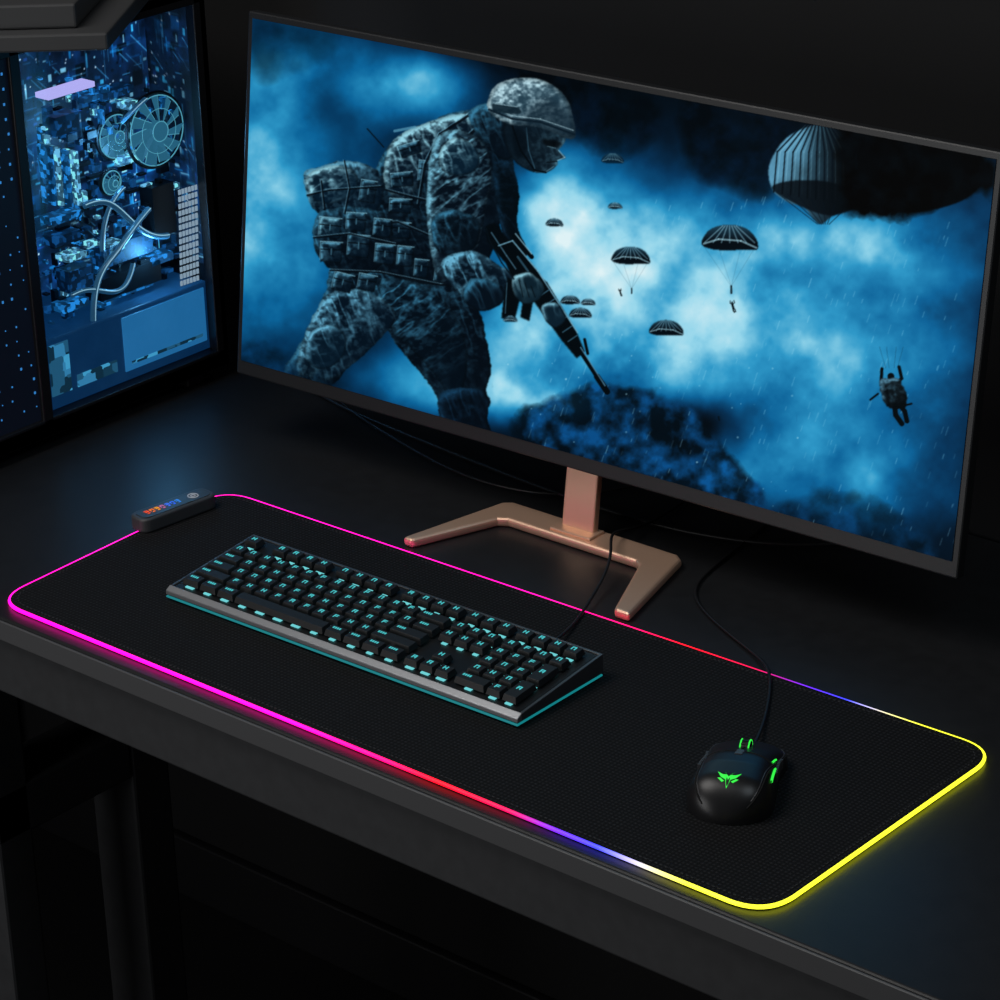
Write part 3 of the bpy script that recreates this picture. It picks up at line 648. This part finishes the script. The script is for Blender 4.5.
m_cy=emi('blue_glow_bright',rgb(120,205,245),.95,(.05,.1,.15,1),260); m_cm=emi('blue_glow_mid',rgb(30,122,195),.9,(.03,.08,.13,1),220); m_cd=emi('blue_glow_dim',rgb(12,66,118),.8,(.02,.05,.08,1),180)
m_ring=emi('fan_ring_glow',rgb(110,205,230),.6); m_bl=emi('fan_blade_glow',rgb(60,140,175),.5)
m_lav=emi('lavender_strip',rgb(190,180,245),1.1)
MX=Matrix.Rotation(math.pi/2,4,'Y')
def fan(name,px,py,d,R,bright):
    c=C(px,py,d); c.y=min(c.y,F1-.012-R); M=Matrix.Translation(c)@MX; b=MB()
    b.torus(R,.0018,40,8,0,M); b.torus(R*.94,.0006,40,6,1,M@Matrix.Translation((0,0,.003))); b.torus(R*.6,.0003,36,6,1,M@Matrix.Translation((0,0,.006))); b.cyl(R*.26,.008,20,3,M); b.torus(R*.27,.0005,24,6,1,M@Matrix.Translation((0,0,.008)))
    for i in range(11):
        a=2*math.pi*i/11; Mi=M@Matrix.Rotation(a,4,'Z')
        b.add([(R*.25,-R*.10,.001),(R*.9,R*.06,.0),(R*.86,R*.40,.004),(R*.25,R*.06,.006)],[(0,1,2,3)],3,Mi)
        b.add([(R*.25,-R*.10,.0012),(R*.9,R*.06,.0002),(R*.9,R*.08,.0006),(R*.25,-R*.08,.0016)],[(0,1,2,3)],1,Mi)
    b.obj(name,[m_case,m_ring,m_black,m_bl],pc)
fan('rear_fan',168,120,.03,.036,True); fan('cpu_fan',112,132,.045,.022,False); fan('lower_fan',106,180,.03,.012,True)
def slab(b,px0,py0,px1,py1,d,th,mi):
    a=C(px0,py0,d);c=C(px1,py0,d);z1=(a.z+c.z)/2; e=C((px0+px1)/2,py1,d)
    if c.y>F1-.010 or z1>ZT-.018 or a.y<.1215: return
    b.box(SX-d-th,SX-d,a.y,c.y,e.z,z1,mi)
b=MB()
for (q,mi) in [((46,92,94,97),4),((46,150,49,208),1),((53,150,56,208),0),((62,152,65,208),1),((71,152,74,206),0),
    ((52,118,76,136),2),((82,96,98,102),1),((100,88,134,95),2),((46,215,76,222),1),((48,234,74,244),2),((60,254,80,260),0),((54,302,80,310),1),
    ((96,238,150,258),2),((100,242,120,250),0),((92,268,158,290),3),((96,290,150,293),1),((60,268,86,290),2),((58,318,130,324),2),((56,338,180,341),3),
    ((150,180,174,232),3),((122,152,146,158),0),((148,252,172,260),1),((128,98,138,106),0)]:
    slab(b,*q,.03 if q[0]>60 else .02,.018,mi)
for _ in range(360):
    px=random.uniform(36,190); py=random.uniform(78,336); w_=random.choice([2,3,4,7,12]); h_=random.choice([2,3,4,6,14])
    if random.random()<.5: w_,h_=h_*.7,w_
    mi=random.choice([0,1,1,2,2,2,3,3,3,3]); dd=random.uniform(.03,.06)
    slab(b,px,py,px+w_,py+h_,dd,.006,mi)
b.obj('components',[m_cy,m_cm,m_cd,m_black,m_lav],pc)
b=MB()
for i in range(6):
    for j in range(14):
        c=C(180+i*3.6,188+j*7.2-(i*1.2),.012)
        if c.y<F1-.011: b.box(c.x-.001,c.x,c.y-.0014,c.y+.0014,c.z-.0024,c.z+.0024)
b.obj('perforated_grille',[emi('grille_light',rgb(175,198,215),.65)],pc)
mt=mat('coolant_tube',(.12,.25,.34,1),.08,emit=rgb(50,120,165),estr=.25,coat=1.0)
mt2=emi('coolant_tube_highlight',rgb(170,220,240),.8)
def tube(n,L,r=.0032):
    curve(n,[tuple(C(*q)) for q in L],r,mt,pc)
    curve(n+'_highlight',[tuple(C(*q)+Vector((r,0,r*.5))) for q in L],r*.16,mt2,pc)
tube('tube_1',[(78,206,.02),(95,198,.015),(112,204,.015),(128,222,.02),(150,236,.02),(166,232,.02)])
tube('tube_2',[(84,330,.02),(84,300,.015),(92,270,.015),(112,252,.012),(128,226,.012),(146,206,.02)])
tube('tube_3',[(62,296,.02),(80,286,.015),(102,296,.015),(122,288,.02),(128,262,.02)],.0026)
tube('tube_4',[(96,250,.02),(96,225,.02),(104,200,.015),(120,186,.02)],.0026)
tube('tube_5',[(120,120,.03),(136,104,.02),(146,96,.02)],.0024)
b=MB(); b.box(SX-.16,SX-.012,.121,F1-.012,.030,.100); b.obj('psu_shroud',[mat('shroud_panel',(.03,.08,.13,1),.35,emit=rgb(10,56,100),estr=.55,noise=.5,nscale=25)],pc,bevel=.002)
b=MB(); b.box(SX-.012,SX-.0105,.222,F1-.018,.040,.095); b.obj('shroud_bright_panel',[mat('bright_panel_glow',(.05,.14,.22,1),.3,emit=rgb(40,124,184),estr=.7,noise=.4,nscale=30)],pc,bevel=.001)  # bright label panel on the shroud, its brightness put in as emission
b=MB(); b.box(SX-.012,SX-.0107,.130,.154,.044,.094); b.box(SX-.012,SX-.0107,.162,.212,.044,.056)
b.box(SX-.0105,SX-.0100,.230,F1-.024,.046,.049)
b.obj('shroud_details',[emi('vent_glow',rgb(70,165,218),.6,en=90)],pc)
for i,(px,py,d,e) in enumerate([(110,140,.03,.14),(140,250,.03,.12)]):
    l=bpy.data.lights.new('case_led_%d'%i,'POINT'); l.energy=e; l.color=(.15,.55,1); l.shadow_soft_size=.01; lo=link(bpy.data.objects.new('case_led_%d'%i,l),pc); lo.location=C(px,py,d)+Vector((.012,0,0))

# ------------------------------------------------------------------ stacked books lying on the tower
bk=empty('book_stack')
A=Vector((-.510,.135)); u=Vector((-.071,-.061)).normalized(); w_=Vector((-.083,.119)).normalized()
def bslab(n,z0,z1,ins,L,Wd,m):
    p=A+u*ins+w_*ins*.6; q=[p,p+w_*Wd,p+w_*Wd+u*L,p+u*L]
    b=MB(); b.prism([(t.x,t.y) for t in q],z0,z1); b.obj(n,[m],bk,bevel=.002)
m_bk=mat('book_cover_grey',(.05,.051,.053,1),.5)
bslab('book_lower',.3925,.408,0,.30,.21,m_bk); bslab('book_upper',.4085,.430,.03,.26,.17,m_bk)

# ------------------------------------------------------------------ loose cables behind the monitor
curve('power_cable',[(-.59,.42,.10),(-.58,.41,.03),(-.56,.375,.003),(-.46,.345,.0028),(-.33,.33,.0028),(-.20,.315,.0028),(-.09,.31,.0028),(0.0,.315,.0028),(.10,.36,.0028),(.16,.455,.003)],.0017,m_cable)
curve('display_cable',[(-.57,.455,.11),(-.56,.43,.02),(-.52,.37,.003),(-.40,.33,.0026),(-.30,.30,.0026),(-.2,.285,.0026),(-.12,.33,.0026),(-.10,.44,.003)],.0014,m_cable)

# ------------------------------------------------------------------ lights
def area(n,loc,tgt,size,e,col=(1,1,1),sy=None):
    l=bpy.data.lights.new(n,'AREA'); l.energy=e; l.size=size; l.color=col
    if sy: l.shape='RECTANGLE'; l.size_y=sy
    o=link(bpy.data.objects.new(n,l)); o.location=loc; o.rotation_euler=(Vector(tgt)-Vector(loc)).to_track_quat('-Z','Y').to_euler(); return o
area('ceiling_softbox',(-.6,-.7,1.7),(-.1,0,0),1.0,14,(1,.97,.94))
area('side_softbox',(1.0,-.2,1.6),(.0,.1,0),.7,4,(.82,.93,1))
area('front_low_softbox',(-.5,-1.7,.25),(-.2,0,-.05),.9,6.5,(1,1,1))
wd=bpy.data.worlds.new('world'); sc.world=wd; wd.use_nodes=True; wd.node_tree.nodes['Background'].inputs[0].default_value=(.02,.022,.025,1); wd.node_tree.nodes['Background'].inputs[1].default_value=.6

# ------------------------------------------------------------------ camera
yaw,pitch,roll=.7231,.4154,.0314
f=Vector((-math.sin(yaw)*math.cos(pitch),math.cos(yaw)*math.cos(pitch),-math.sin(pitch))); r0=Vector((math.cos(yaw),math.sin(yaw),0)); d0=f.cross(r0)
R=r0*math.cos(roll)+d0*math.sin(roll); Dn=-r0*math.sin(roll)+d0*math.cos(roll)
cam=bpy.data.cameras.new('camera'); co=link(bpy.data.objects.new('camera',cam)); cam.sensor_width=36; cam.lens=2.9593*36; cam.clip_start=.05
up=-Dn; bz=-f
co.matrix_world=Matrix(((R.x,up.x,bz.x,1.3918),(R.y,up.y,bz.y,-1.5263),(R.z,up.z,bz.z,1.0605),(0,0,0,1)))
sc.camera=co
